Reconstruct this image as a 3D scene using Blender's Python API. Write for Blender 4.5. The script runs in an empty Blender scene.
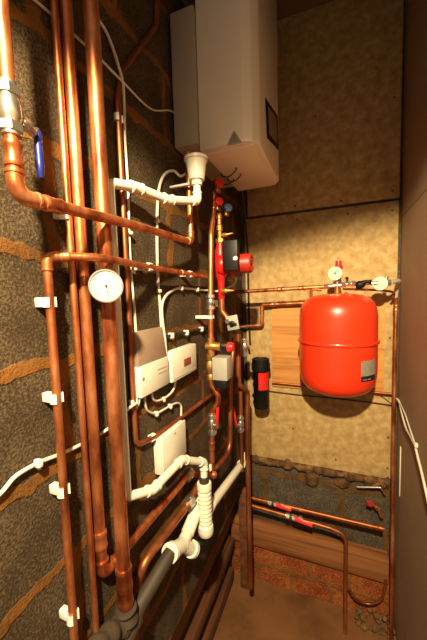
import bpy, bmesh, math, random
from mathutils import Vector as V, Matrix as M, noise
random.seed(4)
S = bpy.context.scene
COL = S.collection
# ------------------------------------------------------------------ room and camera measures (metres)
W, D, H = .78, 1.65, 3.1          # cupboard: left wall x=0, right wall x=W, back boards y=D, ceiling z=H
CAM = V((.49, 0, 1.73)); F = 300.0
def rot(yaw, pitch, roll):
    y, p, r = map(math.radians, (yaw, pitch, roll))
    f = V((-math.sin(y)*math.cos(p), math.cos(y)*math.cos(p), math.sin(p)))
    rt = f.cross(V((0, 0, 1))).normalized(); up = rt.cross(f)
    return f, rt*math.cos(r)-up*math.sin(r), up*math.cos(r)+rt*math.sin(r)
CF, CR, CU = rot(22, -4.7, 1.7)
# surveying helper: where a sight line meets a real plane of the room
def sight(px, py): return CF+CR*((px-213.5)/F)-CU*((py-320)/F)
def L(px, py, off=.04):           # on a plane parallel to the left wall, off metres out
    d = sight(px, py); return CAM+d*((off-CAM.x)/d.x)
def B(px, py, off=.0):            # parallel to the back wall
    d = sight(px, py); return CAM+d*((D-off)/d.y)
def R(px, py, off=.008):
    d = sight(px, py); return CAM+d*((W-off-CAM.x)/d.x)

# ------------------------------------------------------------------ materials
def lin(c): return tuple(((v/255)/12.92 if v/255 <= .04045 else ((v/255+.055)/1.055)**2.4) for v in c)+(1,)
def newmat(name):
    m = bpy.data.materials.new(name); m.use_nodes = True
    nt = m.node_tree; return m, nt, nt.nodes['Principled BSDF']
def N(nt, t, **k):
    n = nt.nodes.new(t)
    for a, v in k.items():
        if hasattr(n, a) and not a[0].isupper(): setattr(n, a, v)
        else: n.inputs[a.replace('_', ' ')].default_value = v
    return n
def ramp(nt, src, stops):
    r = nt.nodes.new('ShaderNodeValToRGB'); e = r.color_ramp.elements
    while len(e) < len(stops): e.new(.5)
    for i, (p, c) in enumerate(stops): e[i].position = p; e[i].color = c
    nt.links.new(src, r.inputs[0]); return r.outputs[0]
def bump(nt, b, h, strength=.3, dist=.004):
    n = N(nt, 'ShaderNodeBump', Strength=strength, Distance=dist)
    nt.links.new(h, n.inputs['Height']); nt.links.new(n.outputs[0], b.inputs['Normal'])
def coords(nt, scale=(1, 1, 1), loc=(0, 0, 0), rotn=(0, 0, 0)):
    t = nt.nodes.new('ShaderNodeNewGeometry'); mp = nt.nodes.new('ShaderNodeMapping')
    mp.inputs['Scale'].default_value = scale; mp.inputs['Location'].default_value = loc; mp.inputs['Rotation'].default_value = rotn
    nt.links.new(t.outputs['Position'], mp.inputs[0]); return mp.outputs[0]
def noisy(name, cols, scale=20, rough=.5, metal=0, detail=4, bs=0, bscale=None, stretch=(1, 1, 1), rvar=0, spec=None, coat=0):
    m, nt, b = newmat(name); co = coords(nt, stretch)
    n = N(nt, 'ShaderNodeTexNoise', Scale=scale, Detail=detail, Roughness=.6); nt.links.new(co, n.inputs[0])
    c = ramp(nt, n.outputs[0], [(.3+.4*i/max(1, len(cols)-1), lin(c)) for i, c in enumerate(cols)])
    nt.links.new(c, b.inputs['Base Color'])
    b.inputs['Roughness'].default_value = rough; b.inputs['Metallic'].default_value = metal
    if spec is not None: b.inputs['Specular IOR Level'].default_value = spec
    if coat: b.inputs['Coat Weight'].default_value = coat; b.inputs['Coat Roughness'].default_value = .1
    if rvar:
        r = N(nt, 'ShaderNodeMapRange'); nt.links.new(n.outputs[0], r.inputs[0])
        r.inputs[1].default_value = .3; r.inputs[2].default_value = .7; r.inputs[3].default_value = rough-rvar; r.inputs[4].default_value = rough+rvar
        nt.links.new(r.outputs[0], b.inputs['Roughness'])
    if bs:
        n2 = N(nt, 'ShaderNodeTexNoise', Scale=bscale or scale*3, Detail=5); nt.links.new(co, n2.inputs[0]); bump(nt, b, n2.outputs[0], bs)
    return m
def block_mat(name, horiz, w, h, dark, mid, light, mortar, off=(0, 0, 0), ms=.02):
    m, nt, b = newmat(name)
    g = nt.nodes.new('ShaderNodeNewGeometry'); sx = nt.nodes.new('ShaderNodeSeparateXYZ'); nt.links.new(g.outputs['Position'], sx.inputs[0])
    cx = nt.nodes.new('ShaderNodeCombineXYZ'); nt.links.new(sx.outputs[horiz], cx.inputs[0]); nt.links.new(sx.outputs['Z'], cx.inputs[1])
    mp = nt.nodes.new('ShaderNodeMapping'); mp.inputs['Location'].default_value = off; nt.links.new(cx.outputs[0], mp.inputs[0])
    # wobble the joints
    nw = N(nt, 'ShaderNodeTexNoise', Scale=14, Detail=4); nt.links.new(g.outputs['Position'], nw.inputs[0])
    sub = N(nt, 'ShaderNodeVectorMath', operation='SUBTRACT'); sub.inputs[1].default_value = (.5, .5, .5); nt.links.new(nw.outputs[1], sub.inputs[0])
    sc = N(nt, 'ShaderNodeVectorMath', operation='SCALE'); sc.inputs['Scale'].default_value = .055; nt.links.new(sub.outputs[0], sc.inputs[0])
    ad = N(nt, 'ShaderNodeVectorMath', operation='ADD'); nt.links.new(mp.outputs[0], ad.inputs[0]); nt.links.new(sc.outputs[0], ad.inputs[1])
    br = nt.nodes.new('ShaderNodeTexBrick'); br.offset = .5
    for k, v in (('Scale', 1), ('Mortar Size', ms), ('Mortar Smooth', .25), ('Brick Width', w), ('Row Height', h), ('Bias', 0)): br.inputs[k].default_value = v
    nt.links.new(ad.outputs[0], br.inputs['Vector'])
    n1 = N(nt, 'ShaderNodeTexNoise', Scale=9, Detail=6, Roughness=.7); nt.links.new(g.outputs['Position'], n1.inputs[0])
    n2 = N(nt, 'ShaderNodeTexNoise', Scale=190, Detail=4, Roughness=.65); nt.links.new(g.outputs['Position'], n2.inputs[0])
    hf = N(nt, 'ShaderNodeMath', operation='MULTIPLY_ADD'); nt.links.new(n1.outputs[0], hf.inputs[0]); hf.inputs[1].default_value = .45; hf.inputs[2].default_value = .2
    mix0 = N(nt, 'ShaderNodeMath', operation='MULTIPLY_ADD'); nt.links.new(n2.outputs[0], mix0.inputs[0]); mix0.inputs[1].default_value = .9; nt.links.new(hf.outputs[0], mix0.inputs[2])
    cb = ramp(nt, mix0.outputs[0], [(.6, lin(dark)), (.85, lin(mid)), (1.0, lin(light))])
    cm = ramp(nt, n1.outputs[0], [(.3, lin(tuple(v*.6 for v in mortar))), (.62, lin(mortar))])
    mx = nt.nodes.new('ShaderNodeMix'); mx.data_type = 'RGBA'
    nt.links.new(br.outputs['Fac'], mx.inputs[0]); nt.links.new(cb, mx.inputs[6]); nt.links.new(cm, mx.inputs[7])
    nt.links.new(mx.outputs[2], b.inputs['Base Color']); b.inputs['Roughness'].default_value = .95; b.inputs['Specular IOR Level'].default_value = .15
    hh = N(nt, 'ShaderNodeMath', operation='MULTIPLY_ADD'); nt.links.new(br.outputs['Fac'], hh.inputs[0]); hh.inputs[1].default_value = .5
    nt.links.new(mix0.outputs[0], hh.inputs[2]); bump(nt, b, hh.outputs[0], .7, .005)
    return m
MB_ = {}
copper = noisy('copper', [(132, 66, 37), (196, 116, 70), (220, 154, 110)], 24, .4, .82, rvar=.1, stretch=(1, 1, .35))
copper_dull = noisy('tarnished copper', [(120, 64, 36), (160, 92, 54), (186, 118, 76)], 14, .45, .78, rvar=.1, stretch=(1, 1, .35))
brass = noisy('brass', [(176, 118, 60), (202, 148, 84)], 30, .42, .85, rvar=.08)
chrome = noisy('nickel plate', [(196, 190, 180), (222, 218, 210)], 30, .3, .95)
steel = noisy('braided steel', [(200, 190, 172), (224, 214, 198)], 60, .5, .55)
white = noisy('white plastic', [(214, 208, 194), (224, 219, 206)], 12, .38)
white_pvc = noisy('waste pipe plastic', [(212, 205, 186), (222, 216, 200)], 9, .32)
cable_white = noisy('cable sheath', [(200, 192, 176), (212, 205, 190)], 20, .45)
enamel = noisy('white enamel', [(226, 218, 206), (232, 224, 213)], 6, .35)
enamel_grey = noisy('grey enamel', [(160, 150, 138), (168, 158, 146)], 6, .45)
red = noisy('red enamel', [(226, 52, 22), (232, 58, 26)], 5, .32, coat=.3)
red_cast = noisy('red cast iron paint', [(178, 20, 20), (206, 30, 26)], 40, .35, bs=.1)
red_motor = noisy('motor paint', [(150, 28, 22), (172, 38, 26)], 40, .42)
red_plastic = noisy('red plastic', [(214, 34, 26), (228, 46, 34)], 30, .35)
blue_plastic = noisy('blue vinyl', [(14, 26, 96), (22, 40, 124)], 30, .35)
blue_pale = noisy('pale blue plastic', [(90, 130, 190), (110, 150, 205)], 30, .4)
black = noisy('black plastic', [(10, 9, 8), (18, 16, 15)], 25, .5, spec=.3)
black_rubber = noisy('black cable sheath', [(15, 14, 13), (24, 22, 20)], 25, .6)
grey_metal = noisy('grey metal casing', [(150, 146, 138), (166, 162, 154)], 8, .5, .2)
grey_lid = noisy('grey brown lid', [(134, 112, 96), (146, 124, 106)], 10, .5)
grey_waste = noisy('grey waste pipe', [(46, 37, 28), (62, 50, 38)], 12, .6)
lagging = noisy('grey lagging', [(44, 34, 24), (70, 56, 40)], 26, .9, bs=.5, bscale=60)
dial_face = noisy('dial card', [(194, 186, 166), (202, 195, 176)], 10, .5)
ink = noisy('dial ink', [(20, 18, 16), (28, 26, 24)], 10, .6)
label_grey = noisy('label card', [(128, 122, 112), (150, 142, 130)], 60, .5)
window_brown = noisy('brown window', [(120, 52, 24), (140, 64, 30)], 20, .3)
foam = noisy('expanding foam', [(48, 32, 15), (96, 66, 32), (146, 106, 56)], 26, .85, bs=.5, bscale=60)
rubble = noisy('crumbled mortar', [(60, 42, 25), (110, 80, 46), (138, 104, 62)], 22, .95, bs=.6, bscale=90)
gapblack = noisy('dark joint', [(10, 8, 6), (16, 13, 10)], 20, .95)
board_tan = noisy('particle board', [(160, 128, 82), (184, 153, 102), (206, 176, 124)], 26, .72, detail=8, bs=.12, bscale=40, spec=.25)
board_brown = noisy('brown panel board', [(150, 126, 102), (162, 138, 114)], 3, .75, detail=6, bs=.05, bscale=60, spec=.25)
floor_mat = noisy('brown floor', [(96, 62, 36), (122, 82, 48), (134, 92, 56)], 4, .85, detail=8, bs=.2, bscale=50, spec=.25)
plaster = noisy('ceiling boards', [(120, 98, 74), (140, 116, 90)], 4, .9)
def wood_mat(name, cols, axis):
    m, nt, b = newmat(name)
    st = {'X': (1.2, 22, 22), 'Y': (22, 1.2, 22), 'Z': (22, 22, 1.2)}[axis]
    co = coords(nt, st); n = N(nt, 'ShaderNodeTexNoise', Scale=1.6, Detail=6, Distortion=.8); nt.links.new(co, n.inputs[0])
    nt.links.new(ramp(nt, n.outputs[0], [(.3, lin(cols[0])), (.5, lin(cols[1])), (.68, lin(cols[2]))]), b.inputs['Base Color'])
    b.inputs['Roughness'].default_value = .65; bump(nt, b, n.outputs[0], .12); return m
ply = wood_mat('plywood', [(176, 114, 54), (206, 142, 74), (214, 154, 86)], 'X')
timber = wood_mat('old timber', [(104, 62, 32), (142, 88, 48), (160, 106, 60)], 'X')
timber_y = wood_mat('dark timber', [(74, 44, 26), (104, 62, 36), (122, 76, 46)], 'Y')
blocks_l = block_mat('concrete blocks', 'Y', .44, .2, (42, 34, 24), (64, 52, 37), (98, 82, 62), (128, 84, 38), off=(.02, -.012, 0), ms=.014)
blocks_b = block_mat('concrete blocks back', 'X', .42, .2, (48, 42, 36), (76, 67, 57), (112, 100, 84), (116, 82, 44), off=(.1, -.08, 0), ms=.014)
bricks = block_mat('old red bricks', 'X', .2, .12, (92, 42, 22), (138, 70, 36), (184, 112, 62), (140, 100, 58), off=(.03, .01, 0), ms=.01)

# ------------------------------------------------------------------ mesh builder
def frame(axis):
    z = V(axis).normalized(); a = V((0, 0, 1)) if abs(z.z) < .9 else V((1, 0, 0))
    x = a.cross(z).normalized(); y = z.cross(x); return M((x, y, z)).transposed()
class MB:
    def __init__(s): s.bm = bmesh.new()
    def rings(s, rs, cap=True, closed=False):
        vs = [[s.bm.verts.new(p) for p in r] for r in rs]; n = len(vs[0])
        for i in range(len(vs)-1 if not closed else len(vs)):
            a, b = vs[i], vs[(i+1) % len(vs)]
            for k in range(n): s.bm.faces.new((a[k], a[(k+1) % n], b[(k+1) % n], b[k]))
        if cap and not closed:
            s.bm.faces.new(list(reversed(vs[0]))); s.bm.faces.new(vs[-1])
        return s
    def tube(s, pts, r, n=14):
        pts = [V(p) for p in pts]; rr = r if isinstance(r, (list, tuple)) else [r]*len(pts)
        t = [(pts[min(i+1, len(pts)-1)]-pts[max(i-1, 0)]).normalized() for i in range(len(pts))]
        fr = frame(t[0]); x = fr.col[0].copy(); out = []
        for i, p in enumerate(pts):
            x = (x-t[i]*x.dot(t[i])).normalized(); y = t[i].cross(x)
            out.append([p+(x*math.cos(2*math.pi*k/n)+y*math.sin(2*math.pi*k/n))*rr[i] for k in range(n)])
        return s.rings(out)
    def lathe(s, o, axis, prof, n=24):
        f = frame(axis); o = V(o)
        return s.rings([[o+f@V((max(r, 1e-4)*math.cos(2*math.pi*k/n), max(r, 1e-4)*math.sin(2*math.pi*k/n), h)) for k in range(n)] for r, h in prof])
    def cyl(s, a, b, r0, r1=None, n=20):
        return s.lathe(a, V(b)-V(a), [(r0, 0), (r0 if r1 is None else r1, (V(b)-V(a)).length)], n)
    def hexn(s, a, b, r): return s.cyl(a, b, r, n=6)
    def box(s, c, size, bev=0, mat3=None, seg=2):
        t = bmesh.new(); bmesh.ops.create_cube(t, size=1)
        for v in t.verts: v.co = V((v.co.x*size[0], v.co.y*size[1], v.co.z*size[2]))
        if bev: bmesh.ops.bevel(t, geom=t.edges[:], offset=bev, segments=seg, affect='EDGES', profile=.5)
        return s.join(t, mat3, c)
    def span(s, lo, hi, bev=0):
        lo, hi = V(lo), V(hi); return s.box((lo+hi)/2, hi-lo, bev)
    def prism(s, poly, ext, bev=0):
        t = bmesh.new(); f = t.faces.new([t.verts.new(p) for p in poly])
        r = bmesh.ops.extrude_face_region(t, geom=[f])
        bmesh.ops.translate(t, vec=V(ext), verts=[e for e in r['geom'] if isinstance(e, bmesh.types.BMVert)])
        bmesh.ops.recalc_face_normals(t, faces=t.faces[:])
        if bev: bmesh.ops.bevel(t, geom=t.edges[:], offset=bev, segments=2, affect='EDGES', profile=.5)
        return s.join(t)
    def ball(s, c, r, sc=(1, 1, 1)):
        t = bmesh.new(); bmesh.ops.create_uvsphere(t, u_segments=18, v_segments=12, radius=r)
        for v in t.verts: v.co = V((v.co.x*sc[0], v.co.y*sc[1], v.co.z*sc[2]))
        return s.join(t, None, c)
    def join(s, t, mat3=None, c=(0, 0, 0)):
        mp = {}
        for v in t.verts: mp[v] = s.bm.verts.new((mat3@v.co if mat3 else v.co)+V(c))
        for f in t.faces:
            try: s.bm.faces.new([mp[v] for v in f.verts])
            except ValueError: pass
        t.free(); return s
    def build(s, name, mat, parent=None, label=None):
        bm = s.bm; bmesh.ops.recalc_face_normals(bm, faces=bm.faces[:])
        if parent is None:
            mn = V([min(v.co[i] for v in bm.verts) for i in range(3)]); mxx = V([max(v.co[i] for v in bm.verts) for i in range(3)])
            o0 = V(((mn.x+mxx.x)/2, (mn.y+mxx.y)/2, mn.z))
        else: o0 = parent['_w'] if False else WORLD[parent.name]
        for v in bm.verts: v.co -= o0
        for f in bm.faces: f.smooth = True
        me = bpy.data.meshes.new(name); bm.to_mesh(me); bm.free(); me.set_sharp_from_angle(angle=math.radians(38))
        me.materials.append(mat); o = bpy.data.objects.new(name, me); COL.objects.link(o)
        if parent: o.parent = parent
        else: o.location = o0
        WORLD[o.name] = o0
        if label: o['label'] = label
        return o
WORLD = {}
def tag(o, label, cat, group=None, kind=None):
    o['label'] = label; o['category'] = cat
    if group: o['group'] = group
    if kind: o['kind'] = kind
    return o
def thing(name, label, cat, loc, group=None):
    o = bpy.data.objects.new(name, None); COL.objects.link(o); o.location = V(loc); o.empty_display_size = .05
    WORLD[o.name] = V(loc); return tag(o, label, cat, group)
def struct(o): o['kind'] = 'structure'; return o

# ------------------------------------------------------------------ pipes
def fillet(pts, rad):
    pts = [V(p) for p in pts]; out = [pts[0]]; arcs = []
    for i in range(1, len(pts)-1):
        a, p, b = pts[i-1], pts[i], pts[i+1]; u = (a-p); w = (b-p); lu, lw = u.length, w.length; u.normalize(); w.normalize()
        ang = u.angle(w)
        if ang > 3.1: out.append(p); arcs.append(None); continue
        rd = rad[i-1] if isinstance(rad, (list, tuple)) else rad
        t = min(rd/math.tan(ang/2), lu*.48, lw*.48); r2 = t*math.tan(ang/2)
        c = p+(u+w).normalized()*(r2/math.sin(ang/2)); s0 = p+u*t-c; s1 = p+w*t-c; arc = []
        for k in range(9):
            f = k/8; th = s0.angle(s1); d = s0*(math.sin((1-f)*th)/math.sin(th))+s1*(math.sin(f*th)/math.sin(th)); arc.append(c+d)
        out += arc; arcs.append((u, arc, w))
    out.append(pts[-1]); return out, arcs
def smooth_path(pts, k=6):
    pts = [V(p) for p in pts]; out = []
    for i in range(len(pts)-1):
        p0, p1, p2, p3 = pts[max(i-1, 0)], pts[i], pts[i+1], pts[min(i+2, len(pts)-1)]
        for j in range(k):
            t = j/k; out.append(.5*((2*p1)+(p2-p0)*t+(2*p0-5*p1+4*p2-p3)*t*t+(3*p1-p0-3*p2+p3)*t**3))
    return out+[pts[-1]]
def base_of(pts): return V(min((V(p) for p in pts), key=lambda p: p.z))
def ring_sleeve(m, a, d, r, ln):
    d = V(d).normalized(); a = V(a)-d*ln/2; k = r
    m.lathe(a, d, [(k, 0), (k*1.2, .0005), (k*1.27, ln*.12), (k*1.27, ln*.2), (k*1.16, ln*.28), (k*1.16, ln*.72), (k*1.27, ln*.8), (k*1.27, ln*.88), (k*1.2, ln-.0005), (k, ln)], 18)
def pipe(label, pts, r, mat=None, bend=None, elbows=(), sleeves=(), name='copper_pipe', cat='pipe', group=None, smooth=False):
    mat = mat or copper; pts = [V(p) for p in pts]
    path, arcs = (smooth_path(pts), []) if smooth else fillet(pts, bend if bend is not None else r*3)
    if not elbows and not sleeves:
        return tag(MB().tube(path, r).build(name, mat), label, cat, group)
    root = thing(name, label, cat, base_of(pts), group)
    MB().tube(path, r).build('tube', mat, root)
    for i in elbows:
        if arcs[i] is None: continue
        u, arc, w = arcs[i]; e = r*1.5
        p = [arc[0]+u*e]+arc+[arc[-1]+w*e]; m = MB().tube(p, r*1.15, 18)
        for q, d in ((p[0], u), (p[-1], w)):
            m.lathe(q-d*r*.55, d, [(r, 0), (r*1.27, r*.08), (r*1.3, r*.3), (r*1.27, r*.5), (r, r*.58)], 18)
        m.build('elbow', mat, root)
    for i, t in sleeves:
        m = MB(); ring_sleeve(m, pts[i].lerp(pts[i+1], t), pts[i+1]-pts[i], r, r*3.4); m.build('coupling', mat, root)
    return root
def cable(label, pts, r=.004, mat=None, name='cable', group=None):
    return tag(MB().tube(smooth_path(pts), r, 8).build(name, mat or cable_white), label, 'cable', group)
def saddle(label, p, r, along=(0, 0, 1), wide=.016, group=None, wall_x=0.0):
    """white plastic clip that holds a pipe off the left wall: a block with a ring hugging the pipe"""
    p = V(p); a = V(along).normalized(); x = V((1, 0, 0)); t = a.cross(x).normalized()
    root = thing('pipe_clip', label, 'pipe clip', (wall_x, p.y, p.z), group)
    f = M((x, t, a)).transposed(); m = MB(); n = 20; rs = []
    for k in range(n+1):                       # open collar round the pipe
        th = math.radians(40+280*k/n); c = x*math.cos(th)+t*math.sin(th); rs.append([p+c*r*1.02-a*wide/2, p+c*(r+.0035)-a*wide/2, p+c*(r+.0035)+a*wide/2, p+c*r*1.02+a*wide/2])
    m.rings(rs); m.build('collar', white, root)
    d = p.x-wall_x-r
    MB().box((wall_x+max(d, .004)/2, p.y, p.z), (max(d, .004), r*1.7, wide), .0015, None).build('foot', white, root)
    return root
def cclip(label, p, along, r=.004, group='small cable clips'):
    p = V(p); a = V(along).normalized(); x = V((1, 0, 0)); t = a.cross(x).normalized(); f = M((x, t, a)).transposed()
    root = thing('cable_clip', label, 'cable clip', p, group)
    MB().box(p+x*.001, (r*2+.006, r*2+.005, .009), .0015, f).build('saddle', white, root)
    MB().cyl(p+t*(r+.004)-x*.003, p+t*(r+.004)+x*.006, .003, n=10).build('nail', chrome, root)
    return root
def union(m, a, d, r, ln): m.hexn(V(a)-V(d).normalized()*ln/2, V(a)+V(d).normalized()*ln/2, r)
def lever_valve(label, c, d, r, lever_dir, stem_dir, lever_mat, body_mat=chrome, ll=.06, name='ball_valve', group=None, body=.05, lw=0):
    """ball valve: body with two hexagon nuts, stem, lever with vinyl sleeve"""
    c = V(c); d = V(d).normalized(); sd = V(stem_dir).normalized(); ld = V(lever_dir).normalized()
    root = thing(name, label, 'valve', c-d*body/2, group)
    m = MB(); h = body/2
    m.lathe(c-d*h*.55, d, [(r*1.1, 0), (r*1.35, h*.1), (r*1.6, h*.35), (r*1.6, h*.75), (r*1.35, h), (r*1.1, h*1.1)], 20).build('body', body_mat, root)
    for s in (-1, 1):
        m = MB(); union(m, c+d*s*h*.78, d, r*1.75, h*.4); m.lathe(c+d*s*h*.95, d*s, [(r*1.3, 0), (r*1.3, h*.16), (r*1.05, h*.2)], 18); m.build('nut', body_mat, root)
    m = MB(); m.cyl(c+sd*r*1.2, c+sd*(r*1.6+.016), r*.55); m.hexn(c+sd*(r*1.6+.012), c+sd*(r*1.6+.018), r*.8); m.build('stem', body_mat, root)
    s0 = c+sd*(r*1.6+.014); side = sd.cross(ld).normalized(); f = M((ld, side, sd)).transposed()
    m = MB(); m.box(s0+ld*ll*.5, (ll, lw or r*1.1, .006), .0022, f); lv = m.build('lever', lever_mat, root)
    return root

# ================================================================== SETTING
FZ, FT = B(300, 558, .03).z, B(300, 535, .03).z
g = MB(); g.span((-.3, -1.0, -.1), (1.1, 1.9, 0)); struct(g.build('floor', floor_mat))
g = MB(); g.span((-.3, .1, H), (1.1, 1.9, H+.1)); struct(g.build('ceiling', plaster))
g = MB(); g.span((-.2, .1, .62), (0, D+.2, H)); g.span((-.2, .1, 0), (-.1, D+.2, .62)); struct(g.build('wall_left', blocks_l))
g = MB(); g.span((0, D+.02, FZ), (W+.15, D+.2, H)); g.span((-.1, D+.02, FZ), (0, D+.2, .62)); struct(g.build('wall_back', blocks_b))
g = MB(); g.span((-.1, D, 0), (W+.15, D+.2, FZ)); struct(g.build('trim_1', bricks))
g = MB(); g.span((W, .1, 0), (W+.015, D+.02, 2.066)); g.span((W, .1, 2.07), (W+.015, D+.02, H)); g.span((W+.015, .1, 0), (W+.1, D+.02, H)); struct(g.build('wall_right', board_brown))

def board(label, lo, hi, screws, mat, name='wall_board'):
    root = thing(name, label, 'board', (lo[0], hi[1], lo[2]))
    MB().span(lo, hi, .0012).build('panel', mat, root)
    for x, z in screws:
        MB().lathe((x, lo[1]+.001, z), (0, -1, 0), [(.0055, 0), (.005, .0015), (.002, .0016), (.0015, .0008)], 12).build('screw', ink, root)
    return root
board('large upper particle board on the back wall, beside the boiler', (.045, D, 2.156), (W-.012, D+.02, H), [(.30, 2.18), (.52, 2.175), (.74, 2.19), (.74, 2.6), (.4, 2.6)], board_tan)
board('lower particle board on the back wall, behind the red tank', (.025, D, .785), (W-.014, D+.02, 2.142), [(.31, 2.11), (.55, 2.11), (.74, 2.1), (.74, 1.0), (.28, .98), (.74, 1.5), (.5, .84), (.74, .84)], board_tan)
p0, p1 = B(272, 303), B(383, 395)
tag(MB().span((p0.x, D-.012, B(300, 388).z), (p1.x, D, p0.z), .001).build('plywood_board', ply), 'honey coloured plywood backing board fixed behind the red tank', 'board')

# ================================================================== LEFT WALL: tall copper pipes
X1, XR, XT = .083, .03, .018
yP1 = L(5.5, 60, X1).y
z_el = L(20, 197, X1).z
runE = L(191, 242, .052)
topE = V((runE.x, runE.y, 2.19))
pipe('thick copper pipe at far left, turning along the wall below the funnel',
     [(X1, yP1, H), (X1, yP1, z_el), L(133, 225, .0815), runE, topE], .0098, bend=[.018, .6, .02], elbows=(0, 2), sleeves=[(0, .955), (1, .22)])
v = thing('isolating_valve', 'nickel plated valve with a blue lever on the nearest thick copper pipe', 'valve', (X1, yP1, L(10, 135, X1).z))
za, zb = L(10, 84, X1).z, L(12, 137, X1).z
m = MB(); h = za-zb
m.lathe((X1, yP1, zb), (0, 0, 1), [(.0102, 0), (.0122, .001), (.0122, h*.08), (.0116, h*.3), (.014, h*.36), (.014, h*.62), (.0116, h*.7), (.0122, h*.9), (.0122, h-.001), (.0102, h)], 24).build('body', chrome, v)
for k in (.16, .84):
    m = MB(); union(m, (X1, yP1, zb+h*k), (0, 0, 1), .0152, h*.16); m.build('nut', chrome, v)
sp = V((X1, yP1, zb+h*.5)); q = V((X1-.008, yP1+.04, zb+h*.36))
m = MB(); m.cyl(sp, q, .0065); m.hexn(sp.lerp(q, .5), sp.lerp(q, .68), .0095); m.build('stem', chrome, v)
e = L(41, 178, X1-.012); mid = L(37, 130, X1-.012)
m = MB(); m.tube(smooth_path([q+(q-sp)*.1, q.lerp(mid, .5), mid]), .004, 8).build('lever', chrome, v)
m = MB(); m.tube([mid, mid.lerp(e, .1), mid.lerp(e, .25), mid.lerp(e, .4), mid.lerp(e, .55), mid.lerp(e, .7), mid.lerp(e, .9), e], [.004, .0064, .0055, .0064, .0055, .0064, .0055, .003], 12).build('lever_grip', blue_plastic, v, 'blue vinyl grip')

def vert(px0, py0, px1, py1, x):
    a, b = L(px0, py0, x), L(px1, py1, x); y = (a.y+b.y)/2; return y
# thin vertical pipe
yP2 = vert(64, 60, 82, 500, XT)
pipe('thin copper pipe left of the two thick ones, running full height', [(XT, yP2, H), (XT, yP2, .62), (XT-.01, yP2, .3)], .0066, copper, name='copper_pipe')
saddle('white clip on the thin full-height copper pipe, just under the bend of the nearest pipe', L(62, 214, XT), .0066)
# 22 mm pipe
yP3 = vert(76, 60, 94, 540, XT+.002); zP3 = L(98, 580, XT+.002).z
n1 = L(188, 475, .026)
pipe('middle thick copper pipe, left of the dial pipe, bending low along the wall', [(XT+.002, yP3, H), (XT+.002, yP3, zP3), n1], .0118, copper, bend=.02, elbows=(0,), sleeves=[(0, .958)])
# 28 mm pipe with dial
XD = .053
yP4 = vert(93, 60, 124, 560, XD); zP4 = L(128, 603, XD).z
pipe('thickest copper pipe of the tall row, carrying the round dial', [(XD, yP4, H), (XD, yP4, zP4)], .0148, copper, sleeves=[(0, .985), (0, .965)])
# lagged tail
c0 = V((XD, yP4, zP4-.002))
m = MB(); pth = smooth_path([c0, c0+V((0, 0, -.04)), L(117, 628, .045), L(98, 648, .06), L(75, 675, .07)], 8)
m.tube(pth, [.021+.0035*math.sin(i*1.35) for i in range(len(pth))], 18)
tag(m.build('pipe_lagging', lagging), 'grey ribbed lagging wrapped round a pipe below the thickest copper pipe', 'pipe insulation')

# dial thermometer
dc = L(106, 286, .086); nrm = V((.74, -.67, .06)).normalized(); fr = frame(nrm)
t = thing('dial_thermometer', 'round white dial gauge strapped to the thickest copper pipe', 'gauge', dc)
Rd = .0315
MB().lathe(dc-nrm*.012, nrm, [(Rd*.7, 0), (Rd*.97, .002), (Rd, .012), (Rd*1.03, .0135), (Rd*1.0, .0155), (Rd*.92, .0155), (Rd*.91, .0125), (0, .0125)], 40).build('bezel', chrome, t)
MB().lathe(dc-nrm*.0002, nrm, [(Rd*.905, 0), (Rd*.905, .0012), (0, .0012)], 40).build('dial_face', dial_face, t, 'white dial card')
m = MB()
for k in range(25):
    a = math.radians(-135+270*k/24); rr = Rd*(.74 if k % 4 else .66)
    for_ = fr@V((math.sin(a), math.cos(a), 0)); m.box(dc+nrm*.0013+for_*(rr+Rd*.84)/2, (.0006 if k % 4 else .001, Rd*.84-rr, .0004), 0, fr@M.Rotation(-a, 3, 'Z'))
m.build('scale_marks', ink, t)
a = math.radians(172); dv = fr@V((math.sin(a), math.cos(a), 0))
m = MB(); m.box(dc+nrm*.0022+dv*Rd*.25, (.0014, Rd*.8, .0006), 0, fr@M.Rotation(-a, 3, 'Z')); m.cyl(dc+nrm*.001, dc+nrm*.003, .0022); m.build('needle', ink, t)
m = MB(); pc = V((XD, yP4, dc.z)); m.lathe(pc-V((0, 0, .006)), (0, 0, 1), [(.0152, 0), (.0165, .0005), (.0165, .0115), (.0152, .012)], 24); m.cyl(pc, dc-nrm*.011, .007); m.build('strap', chrome, t)

# thin pipe with three clips and its top run
e0 = L(53, 257, XR); yP5 = vert(53, 300, 66, 560, XR)
e0 = V((XR, yP5, e0.z)); rEnd = L(207, 277, .034)
pipe('thin copper pipe in white clips at far left, turning along the wall above the dial',
     [(XR-.002, yP5, .3), e0, L(96, 257.3, .079), L(115, 260.3, .0785), L(146, 266.5, .042), rEnd], .0076, copper, bend=[.014, .05, .05, .05], elbows=(0,), sleeves=[(1, .3), (4, .5)])
for (px, py), lab in zip([(48, 302), (52, 398), (57, 492), (68, 617)], ['topmost', 'second from top', 'third from top', 'lowest']):
    zc = L(px+5, py, XR).z
    saddle('white clip on the thin clipped pipe at far left, %s of its four' % lab, (XR-.001, yP5, zc), .0078, wide=.017, group='clips down the thin left pipe')
saddle('white clip on the thin horizontal copper run, above the grey lid box', L(149, 267, .0415), .0078, L(160, 269, .04)-L(149, 267, .0415), .014)
saddle('white clip on the thin horizontal copper run, left of the red pump', L(190, 274.2, .0365), .0078, L(196, 275.2, .036)-L(180, 272.6, .037), .014)

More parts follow.
